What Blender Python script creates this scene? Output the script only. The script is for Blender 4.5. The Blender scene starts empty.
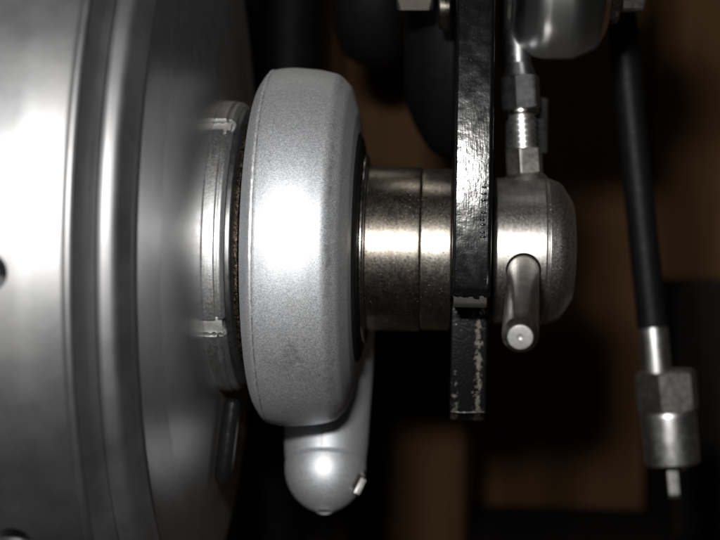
import bpy, bmesh, math, random
from mathutils import Vector, Matrix
R = math.radians
MM = 0.001
random.seed(7)
scene = bpy.context.scene
COL = scene.collection

# ------------------------------------------------------------------ camera
YAW, ROLL = 3.67, 1.0
cam_d = bpy.data.cameras.new("camera")
cam = bpy.data.objects.new("camera", cam_d)
COL.objects.link(cam)
_y, _r = R(YAW), R(ROLL)
_F = Vector((-math.sin(_y), math.cos(_y), 0))
_R0 = Vector((math.cos(_y), math.sin(_y), 0))
_U = Vector((0, 0, 1))
_X = _R0 * math.cos(_r) + _U * math.sin(_r)
_Z = _U * math.cos(_r) - _R0 * math.sin(_r)
_m = Matrix((_X, _Z, -_F)).transposed().to_4x4()
_m.translation = Vector((0, -260, -4)) * MM
cam.matrix_world = _m
cam_d.sensor_width = 36
cam_d.lens = 36 * 1404 / 720
cam_d.clip_start = 0.01
cam_d.clip_end = 20
cam_d.dof.use_dof = True
cam_d.dof.focus_distance = 0.231
cam_d.dof.aperture_fstop = 17
scene.camera = cam

# ------------------------------------------------------------------ light
world = bpy.data.worlds.new("World")
scene.world = world
world.use_nodes = True
bg = world.node_tree.nodes["Background"]
bg.inputs[0].default_value = (1.0, 0.93, 0.85, 1)
bg.inputs[1].default_value = 0.0075


def area_light(name, loc, target, sx, sy, power, col):
    d = bpy.data.lights.new(name, 'AREA')
    d.shape = 'RECTANGLE'
    d.size, d.size_y = sx * MM, sy * MM
    d.energy = power
    d.color = col
    o = bpy.data.objects.new(name, d)
    COL.objects.link(o)
    o.location = Vector(loc) * MM
    o.rotation_euler = (Vector(target) - Vector(loc)).to_track_quat('-Z', 'Y').to_euler()
    return o


# the camera's own flash, a hand's breadth up and to the left of the lens
area_light("camera_flash", (-22, -262, 43), (-10, 0, 0), 26, 13, 0.82, (1.0, 0.985, 0.96))
# the weak room lamp high up behind the wheel
area_light("room_lamp", (-40, 215, 330), (0, 0, 0), 260, 60, 0.05, (1.0, 0.93, 0.82))

scene.view_settings.view_transform = 'Standard'
scene.view_settings.look = 'None'
scene.view_settings.exposure = 0
scene.view_settings.gamma = 1
scene.render.engine = 'CYCLES'
scene.cycles.use_denoising = True
scene.cycles.max_bounces = 8
scene.cycles.sample_clamp_indirect = 6


# ------------------------------------------------------------------ materials
class NT:
    def __init__(self, name):
        self.m = bpy.data.materials.new(name)
        self.m.use_nodes = True
        self.t = self.m.node_tree
        self.b = self.t.nodes["Principled BSDF"]
        tc = self.n('ShaderNodeTexCoord')
        sc = self.n('ShaderNodeVectorMath', operation='SCALE')
        self.link(tc.outputs['Object'], sc.inputs[0])
        sc.inputs['Scale'].default_value = 1000.0
        self.mm = sc.outputs[0]
        self.bump_out = None

    def n(self, typ, **kw):
        nd = self.t.nodes.new(typ)
        for k, v in kw.items():
            setattr(nd, k, v)
        return nd

    def link(self, a, b):
        self.t.links.new(a, b)

    def put(self, sock, v):
        if hasattr(v, 'node'):
            self.link(v, sock)
        else:
            sock.default_value = v

    def set(self, **kw):
        for k, v in kw.items():
            self.put(self.b.inputs[k.replace('_', ' ')], v)
        return self

    def stretch(self, s, off=(0, 0, 0)):
        mp = self.n('ShaderNodeMapping')
        self.link(self.mm, mp.inputs[0])
        mp.inputs['Scale'].default_value = s
        mp.inputs['Location'].default_value = off
        return mp.outputs[0]

    def noise(self, scale, detail=3, rough=0.55, vec=None, dist=0):
        nd = self.n('ShaderNodeTexNoise')
        self.link(vec or self.mm, nd.inputs['Vector'])
        nd.inputs['Scale'].default_value = scale
        nd.inputs['Detail'].default_value = detail
        nd.inputs['Roughness'].default_value = rough
        nd.inputs['Distortion'].default_value = dist
        return nd.outputs['Fac']

    def voro(self, scale, out='Distance', vec=None, rnd=1):
        nd = self.n('ShaderNodeTexVoronoi')
        self.link(vec or self.mm, nd.inputs['Vector'])
        nd.inputs['Scale'].default_value = scale
        nd.inputs['Randomness'].default_value = rnd
        return nd.outputs[out]

    def ramp(self, fac, stops):
        nd = self.n('ShaderNodeValToRGB')
        self.link(fac, nd.inputs[0])
        el = nd.color_ramp.elements
        while len(el) < len(stops):
            el.new(0.5)
        for e, (p, c) in zip(el, stops):
            e.position = p
            e.color = (c, c, c, 1) if isinstance(c, (int, float)) else (*c, 1)
        return nd.outputs[0]

    def mix(self, fac, a, b, mode='MIX'):
        nd = self.n('ShaderNodeMix', data_type='RGBA', blend_type=mode)
        self.put(nd.inputs[0], fac)
        for s, v in ((nd.inputs[6], a), (nd.inputs[7], b)):
            if isinstance(v, tuple):
                v = (*v, 1) if len(v) == 3 else v
            self.put(s, v)
        return nd.outputs[2]

    def math(self, op, a, b=0.0, c=None, clamp=False):
        nd = self.n('ShaderNodeMath', operation=op)
        nd.use_clamp = clamp
        self.put(nd.inputs[0], a)
        self.put(nd.inputs[1], b)
        if c is not None:
            self.put(nd.inputs[2], c)
        return nd.outputs[0]

    def xyz(self, vec=None):
        nd = self.n('ShaderNodeSeparateXYZ')
        self.link(vec or self.mm, nd.inputs[0])
        return nd.outputs

    def bump(self, h, dist_mm, strength=1.0):
        nd = self.n('ShaderNodeBump')
        self.link(h, nd.inputs['Height'])
        nd.inputs['Distance'].default_value = dist_mm * MM
        nd.inputs['Strength'].default_value = strength
        if self.bump_out:
            self.link(self.bump_out, nd.inputs['Normal'])
        self.bump_out = nd.outputs[0]
        self.link(self.bump_out, self.b.inputs['Normal'])

    def radial(self, axis='X'):
        t = self.n('ShaderNodeTangent')
        t.direction_type = 'RADIAL'
        t.axis = axis
        self.link(t.outputs[0], self.b.inputs['Tangent'])


def near(nt, p, rad):
    """1 at point p (mm, object space) fading to 0 at rad"""
    nd = nt.n('ShaderNodeVectorMath', operation='DISTANCE')
    nt.link(nt.mm, nd.inputs[0])
    nd.inputs[1].default_value = p
    return nt.math('SUBTRACT', 1.0, nt.math('DIVIDE', nd.outputs['Value'], rad), clamp=True)


def mat_hub():
    a = NT("brushed_aluminium")
    lines = a.noise(1.0, 4, .7, a.stretch((11, .05, .05)))
    blot = a.noise(.09, 5, .6)
    col = a.mix(a.ramp(blot, [(.3, 0.0), (.7, 1.0)]), (.36, .365, .375), (.47, .47, .475))
    scr = a.ramp(a.noise(1.0, 2, .5, a.stretch((.5, 1.1, 3.0), (3, 1, 8)), 1.5), [(.70, 0.0), (.74, 1.0)])
    col = a.mix(a.math('MULTIPLY', scr, .25), col, (.62, .62, .6))
    a.set(Base_Color=col, Metallic=1.0, Roughness=a.ramp(blot, [(.3, .50), (.7, .56)]), Anisotropic=.45, Anisotropic_Rotation=.25)
    a.radial()
    a.bump(lines, .009)
    a.bump(blot, .035, .5)
    return a.m


def mat_dish():
    a = NT("polished_aluminium")
    lines = a.noise(1.0, 3, .7, a.stretch((.4, .4, .4)))
    spin = a.noise(1.0, 3, .6, a.stretch((5, .1, .1)))
    dirt = a.ramp(a.noise(.16, 5, .65), [(.42, 0.0), (.8, 1.0)])
    col = a.mix(dirt, (.52, .52, .525), (.44, .44, .44))
    spk = a.ramp(a.voro(.9), [(.035, 1.0), (.06, 0.0)])
    keep = a.ramp(a.noise(.25, 2), [(.55, 0.0), (.6, 1.0)])
    spot = a.math('MULTIPLY', spk, keep)
    col = a.mix(spot, col, (.7, .68, .62))
    a.set(Base_Color=col, Metallic=1.0, Roughness=a.math('ADD', a.ramp(lines, [(.3, .33), (.7, .36)]), a.math('MULTIPLY', spot, .4)))
    a.bump(spin, .001)
    a.bump(spot, .03)
    return a.m


def mat_silver(seam=True):
    a = NT("silver_metallic_paint")
    x, y, z = a.xyz()
    fl = a.n('ShaderNodeSeparateColor')
    a.link(a.voro(7.5, 'Color'), fl.inputs[0])
    flake = fl.outputs[0]
    bigger = a.noise(2.6, 2, .6)
    base = a.mix(flake, (.43, .445, .47), (.68, .695, .72))
    base = a.mix(a.ramp(bigger, [(.3, 0.0), (.7, .22)]), base, (.46, .47, .49))
    # greasy finger smudges low on the front
    d1 = near(a, (9.0, -28.5, -20.5), 7)
    d2 = near(a, (13.5, -25.5, -23.5), 6)
    d = a.math('MAXIMUM', d1, d2)
    sm = a.math('MULTIPLY', a.ramp(d, [(.1, 0.0), (.7, 1.0)]),
                a.ramp(a.noise(.55, 4, .7, None, 1.0), [(.42, 0.0), (.68, .6)]))
    base = a.mix(sm, base, (.13, .12, .105))
    film = a.ramp(a.noise(.12, 4, .6), [(.5, 0.0), (.8, .25)])
    base = a.mix(film, base, (.33, .33, .32))
    nick = a.math('MULTIPLY', a.ramp(a.voro(1.1), [(.05, 1.0), (.075, 0.0)]), a.ramp(a.noise(.4, 2), [(.57, 0.0), (.62, 1.0)]))
    base = a.mix(nick, base, (.9, .9, .88))
    # dark mottling along the right hand shoulder
    mottle = a.math('MULTIPLY', a.math('SUBTRACT', 1.0, a.math('MULTIPLY', a.math('ABSOLUTE', a.math('SUBTRACT', x, 14.9)), .9), clamp=True),
                 a.ramp(a.noise(.5, 5, .75, None, .7), [(.5, 0.0), (.64, .6)]))
    base = a.mix(mottle if seam else 0.0, base, (.22, .215, .20))
    # chipped paint along the parting line
    dx = a.math('ABSOLUTE', a.math('SUBTRACT', x, 2.05))
    line = a.math('SUBTRACT', 1.0, a.math('MULTIPLY', dx, 4.0), clamp=True)
    chips = a.ramp(a.noise(1.9, 3, .7), [(.47, 0.0), (.53, 1.0)])
    upper = a.ramp(a.math('MULTIPLY', a.math('ADD', z, 40), 1 / 80), [(.44, .12), (.56, 1.0)])
    ch = a.math('MULTIPLY', a.math('MULTIPLY', 1.0 if seam else 0.0, upper), a.math('MULTIPLY', a.ramp(line, [(.2, 0.0), (.5, 1.0)]), chips))
    base = a.mix(ch, base, (.95, .95, .93))
    shade = a.math('MULTIPLY', a.math('SUBTRACT', 1.0, a.math('MULTIPLY', a.math('ABSOLUTE', a.math('SUBTRACT', x, 2.5)), 5.0), clamp=True), a.ramp(a.noise(.9, 3), [(.4, .2), (.6, .9)]))  # shade of the groove beside the line, put into the colour
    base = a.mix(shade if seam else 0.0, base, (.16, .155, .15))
    a.set(Base_Color=base, Metallic=.8, Roughness=a.math('ADD', a.ramp(flake, [(0, .48), (1, .60)]), a.math('MULTIPLY', ch, -.12)),
          Coat_Weight=.12, Coat_Roughness=.3)
    a.bump(flake, .008, .5)
    a.bump(bigger, .015, .4)
    return a.m


def mat_steel(name, c1, c2, rough, pit=1.0, brown=.4, rust=(.13, .085, .05), aniso=.4, fine_b=.6):
    a = NT(name)
    n1 = a.noise(.35, 5, .65)
    st = a.noise(1.0, 4, .7, a.stretch((3.5, .25, .25)))
    fine = a.noise(2.4, 3, .7)
    col = a.mix(a.ramp(n1, [(.35, 0.0), (.7, 1.0)]), c1, c2)
    col = a.mix(a.ramp(st, [(.35, .35), (.65, 0.0)]), col, (.14, .125, .105))
    rm = a.math('MULTIPLY', a.ramp(a.noise(.5, 5, .7, None, .6), [(.5, 0.0), (.72, 1.0)]), brown)
    col = a.mix(rm, col, rust)
    pits = a.ramp(a.voro(1.15), [(.07, 1.0), (.14, 0.0)])
    gate = a.ramp(a.noise(.33, 3, .6), [(.46, 0.0), (.56, 1.0)])
    p = a.math('MULTIPLY', a.math('MULTIPLY', pits, gate), pit)
    p2 = a.math('MULTIPLY', a.ramp(a.voro(2.7), [(.1, 1.0), (.2, 0.0)]), a.ramp(a.noise(.8, 2), [(.5, 0.0), (.6, .8)]))
    pp = a.math('MAXIMUM', p, a.math('MULTIPLY', p2, pit))
    col = a.mix(pp, col, (.05, .035, .025))
    ro = a.math('ADD', a.ramp(fine, [(.3, rough - .06), (.7, rough + .1)]), a.math('MULTIPLY', rm, .2))
    a.set(Base_Color=col, Metallic=1.0, Roughness=ro, Anisotropic=abs(aniso), Anisotropic_Rotation=.25 if aniso > 0 else 0.0)
    a.radial()
    a.bump(pp, -.05)
    a.bump(fine, .018, fine_b)
    a.bump(st, .006)
    return a.m


def mat_black():
    a = NT("gloss_black_paint")
    op = a.noise(2.3, 3, .55)
    op2 = a.noise(.45, 3, .5)
    dust = a.ramp(a.voro(2.2), [(.06, 1.0), (.1, 0.0)])
    dg = a.math('MULTIPLY', dust, a.ramp(a.noise(.3, 2), [(.5, 0.0), (.62, .8)]))
    col = a.mix(dg, (.0028, .003, .0034), (.22, .21, .2))
    a.set(Base_Color=col, Roughness=a.math('ADD', a.ramp(op2, [(.3, .12), (.7, .2)]), a.math('MULTIPLY', dg, .5)),
          Specular_IOR_Level=.5)
    a.bump(op, .022, .45)
    a.bump(op2, .11, .45)
    a.bump(a.noise(1.0, 3, .6, a.stretch((3.5, 3.5, .35))), .03, .5)
    return a.m


def mat_worn_black():
    a = NT("worn_black_paint")
    x, y, z = a.xyz()
    n = a.noise(.85, 6, .8, None, .6)
    st = a.noise(1.0, 3, .6, a.stretch((1.8, .4, .45)))
    # bare strips: along the left edge low down, and a strip right of the middle
    strip = a.math('SUBTRACT', 1.0, a.math('MULTIPLY', a.math('ABSOLUTE', a.math('SUBTRACT', x, 1.7)), .7), clamp=True)
    left = a.math('MULTIPLY', a.math('SUBTRACT', 1.0, a.math('MULTIPLY', a.math('ABSOLUTE', a.math('ADD', x, 2.5)), .75), clamp=True),
                  a.math('MULTIPLY', a.math('SUBTRACT', 3.0, z), .085, clamp=True))
    w = a.math('ADD', a.math('MAXIMUM', strip, left), a.math('MULTIPLY', a.math('SUBTRACT', n, .535), 4.2))
    w = a.ramp(a.math('ADD', w, a.math('MULTIPLY', a.math('SUBTRACT', st, .5), .8)), [(.46, 0.0), (.62, 1.0)])
    col = a.mix(w, (.0035, .0035, .0038), a.mix(a.ramp(a.noise(2.2, 4, .7), [(.35, 0.0), (.65, 1.0)]), (.018, .016, .013), (.066, .059, .048)))
    a.set(Base_Color=col, Metallic=a.math('MULTIPLY', w, .55), Roughness=a.math('ADD', a.math('MULTIPLY', w, .35), .12), Specular_IOR_Level=.35)
    a.bump(w, -.05)
    a.bump(a.noise(2.0, 3), .05, .6)
    return a.m


def mat_plain(name, col, rough, metal=0.0, bump=.01, bscale=2.0, var=.35, dark=None, spec=.5):
    a = NT(name)
    n = a.noise(bscale, 4, .6)
    n2 = a.noise(bscale * .2, 4, .65)
    d = dark or tuple(c * (1 - var) for c in col)
    a.set(Base_Color=a.mix(a.ramp(n2, [(.35, 0.0), (.65, 1.0)]), d, col), Metallic=metal,
          Roughness=a.ramp(n, [(.3, max(rough - .05, .02)), (.7, rough + .08)]), Specular_IOR_Level=spec)
    a.bump(n, bump)
    return a.m


def mat_grease():
    a = NT("greasy_collar")
    n = a.noise(1.3, 5, .75, None, .8)
    col = a.mix(a.ramp(n, [(.48, 0.0), (.68, 1.0)]), (.016, .013, .010), (.17, .135, .09))
    a.set(Base_Color=col, Metallic=.8, Roughness=a.ramp(n, [(.3, .18), (.7, .35)]))
    a.bump(n, .18)
    return a.m


def mat_wood(name, c1, c2, rough=.75):
    a = NT(name)
    g = a.noise(1.0, 4, .65, a.stretch((.11, .11, .008)), 1.2)
    col = a.mix(a.ramp(g, [(.3, 0.0), (.7, 1.0)]), c1, c2)
    a.set(Base_Color=col, Roughness=rough, Specular_IOR_Level=.04)
    a.bump(g, .6)
    return a.m


def mat_barrel():
    a = NT('polished_steel')
    n = a.noise(1.0, 3, .6, a.stretch((4, .15, .15)))
    a.set(Base_Color=a.mix(a.noise(.15, 3), (.56, .57, .58), (.70, .70, .70)), Metallic=1.0, Roughness=.27, Anisotropic=.7)
    a.radial()
    a.bump(n, .004)
    return a.m


M = dict(
    groove=mat_plain('darker_aluminium', (.26, .26, .265), .52, 1.0, .0008, .08, .05),  # darker aluminium for the hub's step and ridge
    hub=mat_hub(), dish=mat_dish(), silver=mat_silver(), silver_plain=mat_silver(False),
    spacer=mat_steel("oxidised_steel", (.33, .305, .265), (.21, .19, .16), .31, 1.0, .55, aniso=.2),
    spacer2=mat_steel("pale_machined_steel", (.42, .39, .345), (.31, .285, .245), .32, .9, .4, aniso=.2),
    cap=mat_steel("bright_turned_steel", (.56, .54, .51), (.50, .49, .47), .37, .6, .12, fine_b=.08, aniso=.2),
    ring=mat_steel("lock_ring_steel", (.60, .61, .62), (.46, .47, .48), .46, .3, .28, (.22, .11, .05), aniso=.2),
    bar=mat_plain("dull_bar_steel", (.34, .33, .31), .32, 1.0, .01, 1.5),
    chrome=mat_plain("bright_zinc", (.68, .67, .65), .2, 1.0, .012, 1.2, .3),
    dullzinc=mat_plain("dull_zinc", (.42, .40, .375), .40, 1.0, .02, .9, .25),
    darksteel=mat_plain("dark_steel", (.20, .205, .205), .40, 1.0, .015, .8, .25),
    polished=mat_barrel(),
    black=mat_black(), worn=mat_worn_black(), grease=mat_grease(),
    bare=mat_plain("bare_chip", (.036, .033, .029), .65, .1, .06, 1.6, .4),
    blackpin=mat_plain('blackened_pin', (.008, .008, .008), .2, 0, .006, 1.0),
    cutend=mat_plain('sawn_steel_end', (.50, .50, .49), .5, .85, .02, 2.0, .25),
    satin=mat_plain('satin_zinc', (.62, .62, .62), .36, 1.0, .003, .6, .05),
    wornpad=mat_plain('worn_bare_steel', (.66, .66, .64), .55, .8, .04, 2.2, .3),
    rubber=mat_plain("black_rubber", (.006, .006, .0062), .5, 0, .03, 2.0, .3, spec=.2),
    sheath=mat_plain("black_cable_sheath", (.006, .006, .0065), .5, 0, .07, 1.0, .3, spec=.14),
    inside=mat_plain("recess_shade", (.02, .016, .014), .6, 0, .02, 1.0),  # shade inside holes and slots, put into the colour
    floor_wood=mat_wood("brown_boards", (.090, .047, .0215), (.150, .080, .038)),
    post_wood=mat_wood("brown_post_wood", (.042, .022, .0102), (.064, .034, .0165)),
    black_wood=mat_wood("black_board", (.012, .010, .009), (.022, .019, .017)),
    grey_dark=mat_plain("dark_grey_paint", (.005, .005, .005), .6, 0, .02, .5, spec=.08),
)


# ------------------------------------------------------------------ mesh helpers
def link(name, me, mat, parent=None, loc=None):
    me.materials.append(mat) if mat and not me.materials else None
    o = bpy.data.objects.new(name, me)
    COL.objects.link(o)
    if parent:
        o.parent = parent
    if loc:
        o.location = Vector(loc) * MM
    return o


def tag(o, label, cat, group=None, kind=None):
    o["label"] = label
    o["category"] = cat
    if group:
        o["group"] = group
    if kind:
        o["kind"] = kind
    return o


def thing(name, loc, label, cat, group=None, rot=None):
    o = bpy.data.objects.new(name, None)
    o.empty_display_size = .005
    COL.objects.link(o)
    o.location = Vector(loc) * MM
    if rot:
        o.rotation_euler = rot
    return tag(o, label, cat, group)


def fillet(pts, n=6):
    """polyline [(a, r, fillet_radius)] -> rounded polyline [(a, r)]"""
    out = []
    for i, p in enumerate(pts):
        f = p[2] if len(p) > 2 else 0
        if f <= 0 or i in (0, len(pts) - 1):
            out.append((p[0], p[1]))
            continue
        P = Vector(p[:2])
        a = Vector(pts[i - 1][:2]) - P
        b = Vector(pts[i + 1][:2]) - P
        la, lb = a.length, b.length
        a.normalize()
        b.normalize()
        ang = a.angle(b)
        if ang > math.pi - .02:
            out.append((p[0], p[1]))
            continue
        d = min(f / math.tan(ang / 2), la * .49, lb * .49)
        f = d * math.tan(ang / 2)
        s, e = P + a * d, P + b * d
        c = P + (a + b).normalized() * (f / math.sin(ang / 2))
        v0, v1 = s - c, e - c
        tot = v0.angle_signed(v1)
        for k in range(n + 1):
            t = -tot * k / n
            w = Vector((v0.x * math.cos(t) - v0.y * math.sin(t), v0.x * math.sin(t) + v0.y * math.cos(t)))
            out.append(tuple(c + w))
    return out


def dense(prof, step):
    out = [prof[0]]
    for p, q in zip(prof, prof[1:]):
        k = max(1, int(math.hypot(q[0] - p[0], q[1] - p[1]) / step))
        for j in range(1, k + 1):
            out.append((p[0] + (q[0] - p[0]) * j / k, p[1] + (q[1] - p[1]) * j / k))
    return out


AX = {'X': lambda a, c, s: (a, -c, s), 'Z': lambda a, c, s: (s, -c, a), 'Y': lambda a, c, s: (c, a, s)}


def lathe_mesh(name, prof, seg=128, axis='X', fn=None, thetas=None, sharp=35, closed=False):
    """revolve profile (a, r) in mm; angle 0 faces -Y, 90 deg is +Z for axis X"""
    th = thetas or [2 * math.pi * k / seg for k in range(seg)]
    n = len(th)
    f = AX[axis]
    vs, fs, rows = [], [], []
    for (a, r) in prof:
        if r < 1e-6:
            rows.append([len(vs)])
            vs.append(tuple(c * MM for c in f(a, 0, 0)))
            continue
        row = []
        for t in th:
            aa, rr = (a, r) if fn is None else fn(a, r, t)
            row.append(len(vs))
            vs.append(tuple(c * MM for c in f(aa, rr * math.cos(t), rr * math.sin(t))))
        rows.append(row)
    if closed:
        rows.append(rows[0])
    for p, q in zip(rows, rows[1:]):
        for k in range(n):
            k2 = (k + 1) % n
            if len(p) == 1 and len(q) == 1:
                continue
            if len(p) == 1:
                fs.append((p[0], q[k2], q[k]))
            elif len(q) == 1:
                fs.append((p[k], p[k2], q[0]))
            else:
                fs.append((p[k], p[k2], q[k2], q[k]))
    me = bpy.data.meshes.new(name)
    me.from_pydata(vs, [], fs)
    bm = bmesh.new()
    bm.from_mesh(me)
    bmesh.ops.recalc_face_normals(bm, faces=bm.faces)
    bm.to_mesh(me)
    bm.free()
    finish(me, sharp)
    return me


def finish(me, sharp=35):
    me.polygons.foreach_set("use_smooth", [True] * len(me.polygons))
    me.set_sharp_from_angle(angle=R(sharp))
    me.update()


def lathe(name, prof, mat, parent=None, loc=None, **kw):
    return link(name, lathe_mesh(name, prof, **kw), mat, parent, loc)


def hexa(name, a0, a1, ap, mat, parent=None, loc=None, axis='X', turn=0.0, hole=0.0, both=True):
    """hexagon nut between a0 and a1 with apothem ap and turned corner chamfers"""
    rc = ap / math.cos(math.pi / 6)
    ch = (rc - ap) * .55
    seg = 72

    def rh(t):
        u = (t + turn) % (math.pi / 3) - math.pi / 6
        return ap / math.cos(u)
    lay = [0, .25, .5, .75, 1]
    prof = [(a0, hole if hole else 0.0)] if hole else [(a0, 0.0)]
    ends = [(a0 + ch * k, ap * .97 + (rc - ap * .97) * k) for k in lay]
    if not both:
        ends = [(a0, 99.0)]
    prof = prof + ends + [(a1 - ch * k, ap * .97 + (rc - ap * .97) * k) for k in reversed(lay)] + [(a1, hole if hole else 0.0)]

    def fn(a, r, t):
        if hole and abs(r - hole) < 1e-6:
            return a, r
        return a, min(r, rh(t))
    return lathe(name, prof, mat, parent, loc, seg=seg, axis=axis, fn=fn, sharp=20)


def plate(name, outline, x0, x1, mat, parent=None, loc=None, bevel=.35, segs=2, jag=None):
    """extrude a (y, z) outline along X"""
    bm = bmesh.new()
    A = [bm.verts.new((x0 * MM, y * MM, z * MM)) for y, z in outline]
    fa = bm.faces.new(A)
    ret = bmesh.ops.extrude_face_region(bm, geom=[fa])
    for v in ret['geom']:
        if isinstance(v, bmesh.types.BMVert):
            v.co.x = x1 * MM
    bmesh.ops.recalc_face_normals(bm, faces=bm.faces)
    if bevel:
        es = [e for e in bm.edges if e.is_manifold and e.calc_face_angle(0) > R(25)]
        bmesh.ops.bevel(bm, geom=es, offset=bevel * MM, segments=segs, profile=.5, affect='EDGES', clamp_overlap=True)
    me = bpy.data.meshes.new(name)
    bm.to_mesh(me)
    bm.free()
    finish(me, 40)
    o = link(name, me, mat, parent, loc)
    wn = o.modifiers.new('weighted', 'WEIGHTED_NORMAL')
    wn.keep_sharp = True
    wn.weight = 100
    return o


def tube(name, pts, rad, mat, parent=None, loc=None, seg=20, caps=True):
    """round bar along points (mm); rad is a number or one per point"""
    P = [Vector(p) for p in pts]
    rads = rad if isinstance(rad, (list, tuple)) else [rad] * len(P)
    bm = bmesh.new()
    rows = []
    up = Vector((0, 0, 1))
    prev = None
    for i, p in enumerate(P):
        d = (P[min(i + 1, len(P) - 1)] - P[max(i - 1, 0)]).normalized()
        if prev is None:
            a = d.cross(up)
            if a.length < .1:
                a = d.cross(Vector((1, 0, 0)))
        else:
            a = prev - d * prev.dot(d)
        a.normalize()
        prev = a
        b = d.cross(a)
        rows.append([bm.verts.new((p + (a * math.cos(2 * math.pi * k / seg) + b * math.sin(2 * math.pi * k / seg)) * rads[i]) * MM) for k in range(seg)])
    for r0, r1 in zip(rows, rows[1:]):
        for k in range(seg):
            bm.faces.new((r0[k], r0[(k + 1) % seg], r1[(k + 1) % seg], r1[k]))
    if caps:
        bm.faces.new(rows[0])
        bm.faces.new(rows[-1])
    bmesh.ops.recalc_face_normals(bm, faces=bm.faces)
    me = bpy.data.meshes.new(name)
    bm.to_mesh(me)
    bm.free()
    finish(me, 40)
    return link(name, me, mat, parent, loc)


def box(name, x0, x1, y0, y1, z0, z1, mat, parent=None, loc=None, bevel=.5):
    return plate(name, [(y0, z0), (y1, z0), (y1, z1), (y0, z1)], x0, x1, mat, parent, loc, bevel)


def cut(obj, cutters, sharp=35):
    """subtract temporary cutter objects from obj, in place"""
    for c in cutters:
        md = obj.modifiers.new("cut", 'BOOLEAN')
        md.operation = 'DIFFERENCE'
        md.solver = 'EXACT'
        md.object = c
    dg = bpy.context.evaluated_depsgraph_get()
    me = bpy.data.meshes.new_from_object(obj.evaluated_get(dg))
    obj.modifiers.clear()
    mats = list(obj.data.materials)
    obj.data = me
    if not me.materials:
        for m_ in mats:
            me.materials.append(m_)
    finish(me, sharp)
    for c in cutters:
        d = c.data
        bpy.data.objects.remove(c)
        bpy.data.meshes.remove(d)


# ------------------------------------------------------------------ background
# brown board wall behind the wheel, each board a piece of its own
wall = bpy.data.objects.new("wall", None)
COL.objects.link(wall)
wall.location = (0, .30, -.4)
wall["kind"] = "structure"
bw = 165
for k in range(-4, 5):
    j = random.Random(k + 40)
    dy = j.uniform(-2.5, 2.5)
    o = box("plank", -bw / 2 + .8, bw / 2 - .8, dy, 18 + dy, 0, 800, M['floor_wood'], wall, (k * bw - 4, 0, 0), 1.5)

# ------------------------------------------------------------------ wheel hub
hub = thing("wheel_hub", (-51, 0, 0), "large brushed aluminium wheel hub filling the left edge", "wheel hub")
HX = 51
prof = fillet([(-62, 40), (-62, 76.6, 3), (-6.0, 76.4, 9), (-1.0, 74.6, 1.2), (-.75, 73.9, .15), (-.35, 73.75, .2), (-.1, 73.2, .2), (-.6, 72.6)], 7)
shell = lathe("drum", dense(prof, 3.0), M['hub'], hub, seg=256)
cs = []
HOLES = [-3.9, -35.0] + [-66 - 31.2 * k for k in range(8)] + [27.9]
for k in range(11):
    t = R(HOLES[k])
    c = tube("cutter", [(-10.6, -60 * math.cos(t), 60 * math.sin(t)), (-10.6, -90 * math.cos(t), 90 * math.sin(t))], 2.75, None, hub, seg=28)
    cs.append(c)
bpy.context.view_layer.update()
cut(shell, cs)
for k in range(2):
    t = R(HOLES[k])
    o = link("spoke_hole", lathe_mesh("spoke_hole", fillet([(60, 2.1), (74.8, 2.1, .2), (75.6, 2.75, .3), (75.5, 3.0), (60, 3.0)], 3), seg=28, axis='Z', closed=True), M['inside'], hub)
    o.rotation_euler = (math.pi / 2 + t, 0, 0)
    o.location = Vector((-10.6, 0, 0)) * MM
    b = link("spoke_head", lathe_mesh("spoke_head", fillet([(66, 0), (71.5, 0), (71.5, 1.6, .8), (66, 1.9)], 4)[1:], seg=24, axis='Z'), M['inside'], o)  # head coloured dark with the shade of its hole
lathe("inner_step", dense(fillet([(-1.4, 73.2), (-.6, 72.7, .3), (.9, 69.2, .5), (1.8, 68.2)], 5), 2), M['groove'], hub, seg=256)
lathe("ridge", fillet([(1.4, 67.0), (2.2, 68.6, 1.2), (4.6, 67.8, 2.0), (6.0, 64.5, .8), (6.35, 63.0)], 8), M['groove'], hub, seg=256)
dish_prof = fillet([(5.7, 63.9), (6.6, 62.85, .3), (6.75, 60.5, 2), (7.2, 50, 20), (8.6, 36, 12), (9.2, 29), (9.2, 20)], 10)
lathe("side_face", dense(dish_prof, 2.5), M['dish'], hub, seg=256)

# short dark pin hanging under the ring
pin = thing("pin", (-40.2, -4, -36), "short dark metal pin hanging below the slotted lock ring", "pin")
tube("shank", [(.85, 0, 8), (.8, 0, 7.4), (.2, 0, 2.5), (-.5, 0, -4), (-.8, 0, -6.8), (-.85, 0, -7.6)],
     [.9, 1.5, 1.7, 1.75, 1.6, .9], M['blackpin'], pin)

# ------------------------------------------------------------------ lock ring
ring = thing("lock_ring", (-42, 0, 0), "slotted bright steel lock ring between hub and silver housing", "lock ring")
notch = [R(52), R(52 + 180), R(-32.5), R(-32.5 + 180)]
th = [2 * math.pi * k / 240 for k in range(240)]
half = R(3.5)
for nn in notch:
    th += [(nn - half - .004) % (2 * math.pi), (nn - half) % (2 * math.pi), (nn + half) % (2 * math.pi), (nn + half + .004) % (2 * math.pi)]
th = sorted(set(round(t, 5) for t in th))


def ringfn(depth):
    def fn(a, r, t):
        for nn in notch:
            d = abs((t - nn + math.pi) % (2 * math.pi) - math.pi)
            if d < half + .001 and r > 24.5:
                return a, r - depth
        return a, r
    return fn


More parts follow.
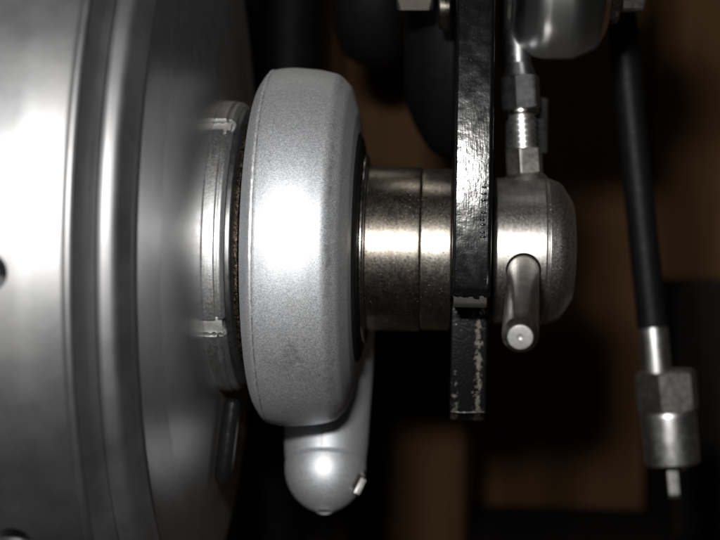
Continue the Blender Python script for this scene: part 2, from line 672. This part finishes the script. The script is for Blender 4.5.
lathe("body", fillet([(-.2, 22), (-.2, 25.4), (.2, 26.9, .4), (2.25, 26.9, .1), (2.35, 26.1), (2.65, 26.1), (2.75, 26.7, .1), (3.3, 26.7, .4), (3.9, 26.0, .3), (3.9, 22)], 4), M['ring'], ring,
      thetas=th, fn=ringfn(1.6), sharp=30)
lathe("outer_lip", fillet([(3.7, 22), (3.7, 25.3), (4.0, 25.9, .25), (4.9, 25.9, .4), (5.3, 24.8), (5.3, 22)], 4), M['darksteel'], ring, seg=160)
for k, (nn, tw) in enumerate([(notch[0], 1), (notch[2], -1)]):      # burred metal pushed up at the slot's edge
    bm = bmesh.new()
    rnd = random.Random(5 + k)
    rows = []
    for i in range(13):
        a = .15 + 3.2 * i / 12
        t = nn - tw * half * .2
        row = []
        for j, (dt, dr) in enumerate([(-.95, -.2), (-.82, .85), (0, 1.0), (.72, .9), (.88, -.2)]):
            rr = 25.4 + dr * (.88 + .2 * rnd.random())
            tt = t + dt * half * 1.2 * (1 + .12 * rnd.uniform(-1, 1))
            row.append(bm.verts.new((a * MM, -rr * math.cos(tt) * MM, rr * math.sin(tt) * MM)))
        rows.append(row)
    for p, q in zip(rows, rows[1:]):
        for j in range(4):
            bm.faces.new((p[j], p[j + 1], q[j + 1], q[j]))
    bmesh.ops.recalc_face_normals(bm, faces=bm.faces)
    me = bpy.data.meshes.new("burr")
    bm.to_mesh(me)
    bm.free()
    finish(me, 25)
    link("burr", me, M['wornpad'], ring)

rndg = random.Random(3)
collar = lathe("dust_collar", dense(fillet([(0, 18), (0, 24.2, .3), (.9, 24.6, .2), (1.1, 23.2, .2), (1.8, 23.4, .2), (2.0, 24.4, .3), (2.9, 24.4, .3), (2.9, 18)], 3), .6),
               M['grease'], None, (-36.9, 0, 0), seg=200,
               fn=lambda a, r, t: (a, r + (.09 * math.sin(t * 37 + a * 3) * math.sin(t * 13) if r > 22 else 0)))
tag(collar, "greasy dark brown collar squeezed behind the silver housing", "collar")

# ------------------------------------------------------------------ silver housing
OX = -35.0
house = thing("drive_housing", (OX, 0, 0), "round silver painted drive housing with bullet shaped outlet below", "drive housing")
p = fillet([(0, 18), (0, 29.8, 3.2), (1.8, 32.6, 2.2), (5.5, 33.15, 14), (11, 32.7, 14), (14.4, 31.9, 3.0), (16.4, 29.7, 3.4),
            (17.75, 25.0, 5), (18.1, 21.5, .6), (17.6, 20.6), (17.5, 16)], 10)
p = dense(p, .35)
rs = random.Random(11)
jag = [rs.random() for _ in range(720)]


def housefn(a, r, t):
    if r > 24 and abs(a - 2.05) < .32:
        k = jag[int(t / (2 * math.pi) * 719)]
        amp = .04 + (.22 * k * k if math.sin(t) > -.1 else 0)
        r += amp * max(0, 1 - abs(a - 2.05) / .32)
    if r > 24 and abs(a - 2.5) < .2:
        r -= .14 * (1 - abs(a - 2.5) / .2)
    return a, r


lathe("body", p, M['silver'], house, seg=480, fn=housefn, sharp=50)
# outlet: a tapered tube leaning towards the viewer, its cap below the joint
out = bpy.data.objects.new("outlet", None)
tilt = R(28)
ax = [0, -math.sin(tilt), -math.cos(tilt)]


def outlet_part(name, prof, mat, parent, **kw):
    me = lathe_mesh(name, prof, axis='Z', **kw)
    o = link(name, me, mat, parent)
    return o


ths = sorted(set([round(2 * math.pi * k / 120, 5) for k in range(120)] + [round(x % (2 * math.pi), 5) for x in (-.022, -.013, .0, .013, .022)]))


def seamfn(a, r, t):
    d = abs((t + math.pi) % (2 * math.pi) - math.pi)
    return a, r - (.3 if d < .014 and r > 5 else 0)


outlet = outlet_part("outlet", fillet([(30, 9.3), (18, 8.9, 3), (4, 8.15, 3), (.45, 7.8, .25), (.15, 7.3), (-.2, 7.2)], 5), M['silver_plain'], house, thetas=ths, fn=seamfn, sharp=50)
outlet.location = Vector((-23.4 - OX, 11.0, -41.6)) * MM
outlet.rotation_euler = (-tilt, R(-2.0), 0)
capp = [(.0, 7.2), (.0, 7.72), (-.2, 7.86)]
for k in range(1, 25):
    u = k / 24
    capp.append((-.2 - 9.7 * u, 7.86 * (1 - u ** 2.3) ** .62 if u < 1 else 0))
capp = [q for q in capp if q[0] > -9.66]
capp += [(-9.75, 1.5), (-9.5, 1.3), (-9.45, 0)]
capo = outlet_part("end_cap", capp, M['silver_plain'], outlet, seg=120, sharp=40)
# little sprung clip on the right of the cap
clip = plate("spring_clip", [(-.35, -1.7), (.35, -1.7), (.35, 1.5), (-.35, 1.5)], -.55, .55, M['satin'], outlet, (7.0, -2.9, -5.6), .12)
clip.rotation_euler = (R(18), R(20), R(25))
hook = plate("clip_hook", [(-.5, -.5), (.3, -.6), (.5, .7), (-.2, .9)], -.4, .4, M['chrome'], outlet, (7.55, -2.0, -3.2), .15)
hook.rotation_euler = (R(10), R(8), R(20))
slot = plate("slot_shade", [(-.4, -1.5), (.4, -1.5), (.4, 1.4), (-.4, 1.4)], -.5, .5, M['inside'], outlet, (6.35, -3.2, -4.7), .1)  # dark plate standing in for the shade inside the slot
slot.rotation_euler = (R(18), R(20), R(35))

# ------------------------------------------------------------------ axle stack
sea = lathe("dust_seal", dense(fillet([(0, 16), (0, 21.2), (.5, 21.1, .2), (1.1, 20.6, .5), (1.45, 19.2, .4), (1.5, 17.8, .2), (1.4, 16)], 5), 1.0), M['rubber'], None, (-17.55, 0, 0), seg=160)
tag(sea, "black rubber seal on the shadowed right face of the silver housing", "seal")
w = lathe("washer", fillet([(0, 12), (0, 16.7), (.15, 17.4, .3), (.75, 17.4, .35), (.9, 16.8), (.9, 12)], 5), M['chrome'], None, (-16.1, 0, 0), seg=160)
tag(w, "thin bright washer edge between silver housing and wide spacer", "washer")
s1 = lathe("spacer", dense(fillet([(0, 10), (0, 15.2, .25), (9.75, 15.2, .25), (9.75, 10)], 4), 1.2), M['spacer'], None, (-15.15, 0, 0), seg=200)
tag(s1, "wide brown tinged steel spacer next to the silver housing", "spacer", "axle spacers")
s2 = lathe("spacer", dense(fillet([(0, 10), (0, 14.9, .25), (5.5, 14.9, .3), (5.5, 10)], 4), 1.2), M['spacer2'], None, (-5.32, 0, 0), seg=200)
tag(s2, "narrow paler steel spacer against the black arm", "spacer", "axle spacers")

# ------------------------------------------------------------------ black arm
arm = thing("support_arm", (3.6, 0, 0), "flat gloss black steel arm on edge, worn at its lower end", "arm")
up = [(-15.0, 90), (-17.9, 60)] + [(-22.6 + .00185 * max(0, z_ - 5) ** 2 - (.00025 * max(0, z_ - 30) ** 2.2), z_) for z_ in range(40, 4, -2)]
up += [(-22.6, 4), (-22.58, 1), (-22.5, -2), (-22.35, -5), (-22.1, -7.4)]
plate("upper_plate", up + [(-20.4, -8.6), (18, -9.2), (22, -4), (24, 20), (22, 90)], -3.3, 3.3, M['black'], arm, None, .7, 4)
led = [(-21.3, -8.0), (-20.9, -9.4), (-20.0, -10.1), (8, -10.2), (8, -8.0)]
plate("chipped_ledge", led, -2.95, 2.75, M['bare'], arm, None, .25, 2)["label"] = "bare chipped ledge under the black paint"
tabp = [(-8.2, -10.0), (-8.4, -20), (-8.6, -29.0), (-6.4, -30.8), (10, -30.8), (10, -10.0)]
lower = plate("lower_tab", [(y_ + 8.4, z_ + 20) for y_, z_ in tabp], -3.25, 3.2, M['worn'], arm, (0, -8.4, -20), .35, 2)
lower["label"] = "lower end with black paint rubbed to bare metal"
edge = tube("worn_edge", [(-3.0, -8.72, -29.0), (-1.2, -8.78, -29.15), (.9, -8.74, -29.05), (2.9, -8.72, -28.95)], [.12, .2, .17, .1], M['chrome'], arm, None, 8)
# small raised stamp ticks on the painted edge
bm = bmesh.new()
rt = random.Random(2)
for k in range(9):
    z_ = 10.2 - k * 1.05
    y_ = -22.80 + .0 * k
    for q in range(1):
        xx = 1.8 + rt.uniform(-.12, .12)
        mtx = Matrix.Translation(Vector((xx, y_, z_ + rt.uniform(-.15, .15))) * MM) @ Matrix.Diagonal(((.35 + .3 * rt.random()) * MM, .10 * MM, .17 * MM, 1))
        if rt.random() < .8:
            bmesh.ops.create_uvsphere(bm, u_segments=8, v_segments=6, radius=1, matrix=mtx)
me = bpy.data.meshes.new("stamped_mark")
bm.to_mesh(me)
bm.free()
finish(me, 60)
link("stamped_mark", me, M['black'], arm)
# flakes of lifted paint at the broken edge
for k in range(7):
    fx = -2.6 + 5.2 * k / 6 + rt.uniform(-.2, .2)
    s_ = rt.uniform(.35, .8)
    fl = plate("paint_flake", [(-.12, -s_), (.12, -s_ * .7), (.1, s_ * .8), (-.1, s_)], -s_, s_ * .8, M['black'], arm,
               (fx, -22.0, -7.6 + rt.uniform(-.5, .3)), .05, 1)
    fl.rotation_euler = (R(rt.uniform(8, 30)), R(rt.uniform(-25, 25)), R(rt.uniform(-12, 12)))

# ------------------------------------------------------------------ axle end and its bar
cap = thing("axle_end", (7.4, 0, 0), "bright domed steel axle end right of the black arm", "axle end")
cb = lathe("body", dense(fillet([(0, 0), (0, 12.7, .2), (.8, 13.4, .3), (9.4, 13.5, .2), (9.75, 13.2, .15), (10.1, 13.45, .3), (12.6, 12.6, 3.0), (14.9, 9.0, 3.2),
                                 (15.5, 4.5, 3), (15.6, 0)], 7), .8), M['cap'], cap, seg=200)
phi = R(15.5)
bd = Vector((-.058, -math.cos(phi), -math.sin(phi))).normalized()
b0 = Vector((13.6, 0, 0)) - Vector((7.4, 0, 0))
c = tube("cutter", [b0 - bd * 2, b0 + bd * 40], 3.12, None, cap, seg=48)
bpy.context.view_layer.update()
cut(cb, [c])
q = Vector((0, 0, 1)).rotation_difference(bd).to_euler()
rim = link("bore_rim", lathe_mesh("bore_rim", fillet([(8, 2.92), (12.6, 2.92, .08), (12.85, 3.06, .05), (12.4, 3.10), (8, 3.10)], 3), seg=48, axis='Z', closed=True), M['darksteel'], cap)
rim.location = b0 * MM
rim.rotation_euler = q
bar = thing("tommy_bar", (13.6, 0, 0), "round steel tommy bar poking out of the axle end towards the viewer", "tommy bar", None, q)
lathe("shaft", dense(fillet([(-1, 0), (-1, 2.8), (49.9, 2.8, .4), (50.9, 2.1, .15), (51.1, 1.9)], 4), 2), M['bar'], bar, seg=64, axis='Z')
lathe("end_face", fillet([(51.05, 1.95), (51.2, 1.85, .1), (51.2, .55), (50.95, .4, .1), (50.8, 0)], 3), M['cutend'], bar, seg=48, axis='Z')

# ------------------------------------------------------------------ adjuster stud standing on the axle end
st = thing("adjuster_stud", (13.5, 0, 13.3), "upright threaded stud with hex nut standing on the axle end", "threaded stud")
st.scale = (1.25, 1.22, 1.04)
st.rotation_euler = (0, R(-4), 0)
tp = []
z_ = 4.0
while z_ < 15.5:
    tp += [(z_, 1.82), (z_ + .3, 2.1), (z_ + .62, 2.1), (z_ + .92, 1.82)]
    z_ += 1.0
lathe("thread", [(3.5, 0), (3.5, 1.75)] + tp + [(16, 0)], M['satin'], st, seg=40, axis='Z', sharp=25)
lathe("flange", fillet([(-.6, 0), (-.6, 3.6), (.3, 3.1, .3), (.75, 2.7, .2), (.95, 2.4), (.95, 0)], 3), M['dullzinc'], st, seg=40, axis='Z')
hexa("lock_nut", .8, 5.4, 2.45, M['dullzinc'], st, axis='Z', turn=R(14))
lathe("thread_collar", fillet([(11.3, 0), (11.3, 2.5, .3), (12.4, 2.6, .3), (12.4, 0)], 3), M['chrome'], st, seg=40, axis='Z')
hexa("coupling_nut", 12.3, 18.2, 2.6, M['darksteel'], st, axis='Z', turn=R(16))
lathe("neck", fillet([(18, 2.5), (20.5, 1.8, 1), (27, 1.8)], 3), M['darksteel'], st, seg=32, axis='Z')
bk = hexa("back_nut", 0, 10.5, 4.0, M['darksteel'], None, (14.0, 8.0, 18.5), axis='Z', turn=R(2))
tag(bk, "dark hex nut behind the threaded stud", "nut")

# ------------------------------------------------------------------ pivot bolt along the top edge
BZ = 52.3
bolt = thing("pivot_bolt", (0, 0, BZ), "zinc pivot bolt crossing the top of the black arm", "bolt")
hexa("head", -10.6, -4.0, 7.9, M['dullzinc'], bolt, turn=R(10))
lathe("shank", [(-4, 0), (-4, 4), (36, 4), (36.4, 3.6), (36.4, 0)], M['darksteel'], bolt, seg=48)
hexa("nut", 29.9, 34.5, 8.0, M['dullzinc'], bolt, turn=R(8))
wl = lathe("washer", fillet([(0, 5), (0, 11.5, .3), (2.2, 11.5, .3), (2.2, 5)], 4), M['chrome'], None, (-2.9, 0, BZ), seg=96)
tag(wl, "thick washer between the bolt head and the black arm", "washer")
ws = lathe("washer", fillet([(0, 5), (0, 12.5, .2), (.9, 12.5, .2), (.9, 5)], 4), M['darksteel'], None, (9.3, 0, BZ), seg=96)
tag(ws, "thin dark washer left of the polished barrel", "washer")
wr = lathe("washer", fillet([(0, 5), (0, 10.2, .3), (2.1, 10.2, .3), (2.1, 5)], 4), M['chrome'], None, (27.75, 0, BZ), seg=96)
tag(wr, "washer between the polished barrel and the hex nut at right", "washer")
brl = lathe("barrel_bush", dense(fillet([(0, 5), (0, 12.2, .6), (1.4, 15.0, 3.0), (5.5, 16.9, 7), (11.8, 16.9, 7), (16.0, 14.8, 3), (17.4, 12.0, .6), (17.4, 5)], 8), .8),
            M['polished'], None, (10.3, 0, BZ), seg=160)
tag(brl, "polished steel barrel bush hanging from the top edge, right of the arm", "bush")
eye = lathe("eye_strap", fillet([(0, 9), (0, 19.0, .8), (2.2, 19.0, .8), (2.2, 9)], 4), M['darksteel'], None, (9.2, 14, BZ + 2), seg=96)
tag(eye, "dark steel eye strap half hidden behind the polished barrel", "strap")

# black rounded cover behind the arm
cov = lathe("rubber_cover", dense(fillet([(-2, 0), (-2, 20, 3), (-.2, 24.5, 6), (3.4, 30.5, 8), (8.0, 32.5, 1.0), (8.6, 31.5), (8.6, 0)], 8), 1.5), M['rubber'], None,
            (-8.2, 44, BZ), seg=128)
tag(cov, "black rubber cover with rounded edge behind the arm's left side", "cover")
grip = lathe("handle_grip", fillet([(0, 0), (0, 19, 7), (8, 23, 9), (15, 21, 7), (18, 0)], 8), M['rubber'], None, (-28, 75, 67), seg=96)
tag(grip, "blurred black rubber grip at the top edge behind the bolt head", "grip")

# ------------------------------------------------------------------ loose cable
cable = thing("speedometer_cable", (42.6, 40, -14.5), "loose black cable hanging at right with bright screw coupling", "cable")
base = Vector((42.9, 40, -15))
dirv = Vector((.104, 0, -1)).normalized()
pts = []
for k in range(30):
    s_ = -k * 4.0
    x_ = .122 * s_ + .00008 * s_ * s_
    pts.append((base.x + x_ - 42.6, 0, base.z - s_ + 14.5))
tube("sheath", pts, 3.15, M['sheath'], cable, None, 24)
qr = Vector((0, 0, 1)).rotation_difference(dirv).to_euler()
cp = bpy.data.objects.new("coupling", None)
fer = lathe("ferrule", fillet([(-1.5, 2.6), (-1.5, 2.9, .2), (-.8, 3.05, .3), (9.2, 3.05, .3), (9.7, 3.0), (9.7, 1)], 4), M['satin'], cable, (.35, 0, -.3), seg=48, axis='Z')
fer.rotation_euler = qr
hx = hexa("hex_nut", 0, 8.6, 5.75, M['dullzinc'], cable, (2.1 + .104 * 9.3, 0, -.3 - 9.3), axis='Z', turn=R(40))
hx.rotation_euler = qr
sl = lathe("sleeve", fillet([(0, 3), (0, 5.6, .3), (.8, 5.75, .3), (11.0, 5.75, .4), (11.3, 5.3, .2), (11.2, 4.2, .2), (4, 4.1), (4, 0)], 4), M['satin'], cable,
           (2.0 + .104 * 17.8, 0, -.3 - 17.8), seg=64, axis='Z')
sl.rotation_euler = qr
dp = plate("drive_pin", [(-1.15, 0), (-1.15, 17.0), (-.6, 17.9), (.6, 17.9), (1.15, 17.0), (1.15, 0)], -1.15, 1.15, M['satin'], cable,
           (2.0 + .104 * 18.5 - .3, 0, -.3 - 18.5), .25)
dp.rotation_euler = qr
nub = lathe("locating_nub", fillet([(0, 0), (0, 1.0, .3), (1.2, .8, .3), (1.3, 0)], 3), M['chrome'], cable, (1.7 + .104 * 29 + 2.4, -1.5, -.3 - 28.8), seg=16, axis='Z')
nub.rotation_euler = qr

# ------------------------------------------------------------------ dim things behind
po = box("wooden_post", -36, 8, 0, 30, -180, 240, M['post_wood'], None, (0, 170, 0), 10)
tag(po, "dim brown wooden post standing behind the silver housing and spacers", "post")
pr_ = box("black_box", -70, 70, 0, 60, -70, 70, M['black_wood'], None, (146, 220, -75), 2)
tag(pr_, "black box in the blurred background right of the cable", "box")
fl_ = box("black_sill", -220, 260, -20, 60, -40, 0, M['black_wood'], None, (40, 215, -92), 2)
tag(fl_, "black ledge along the bottom of the background", "ledge")
for k, (xa, xb, yy, rr, lab) in enumerate([(-72, -58, 110, 5, "dim grey tube behind the hub and silver housing, nearest the hub"),
                                           (-52, -50, 150, 9, "thick dark tube behind the silver housing and its outlet")]):
    t = tube("frame_tube", [(xa - xb, 0, -110), (0, 0, 0), (xb * .0 + 4, 0, 140)], rr, M['grey_dark'], None, (xb, yy, 0), 24)
    tag(t, lab, "tube")
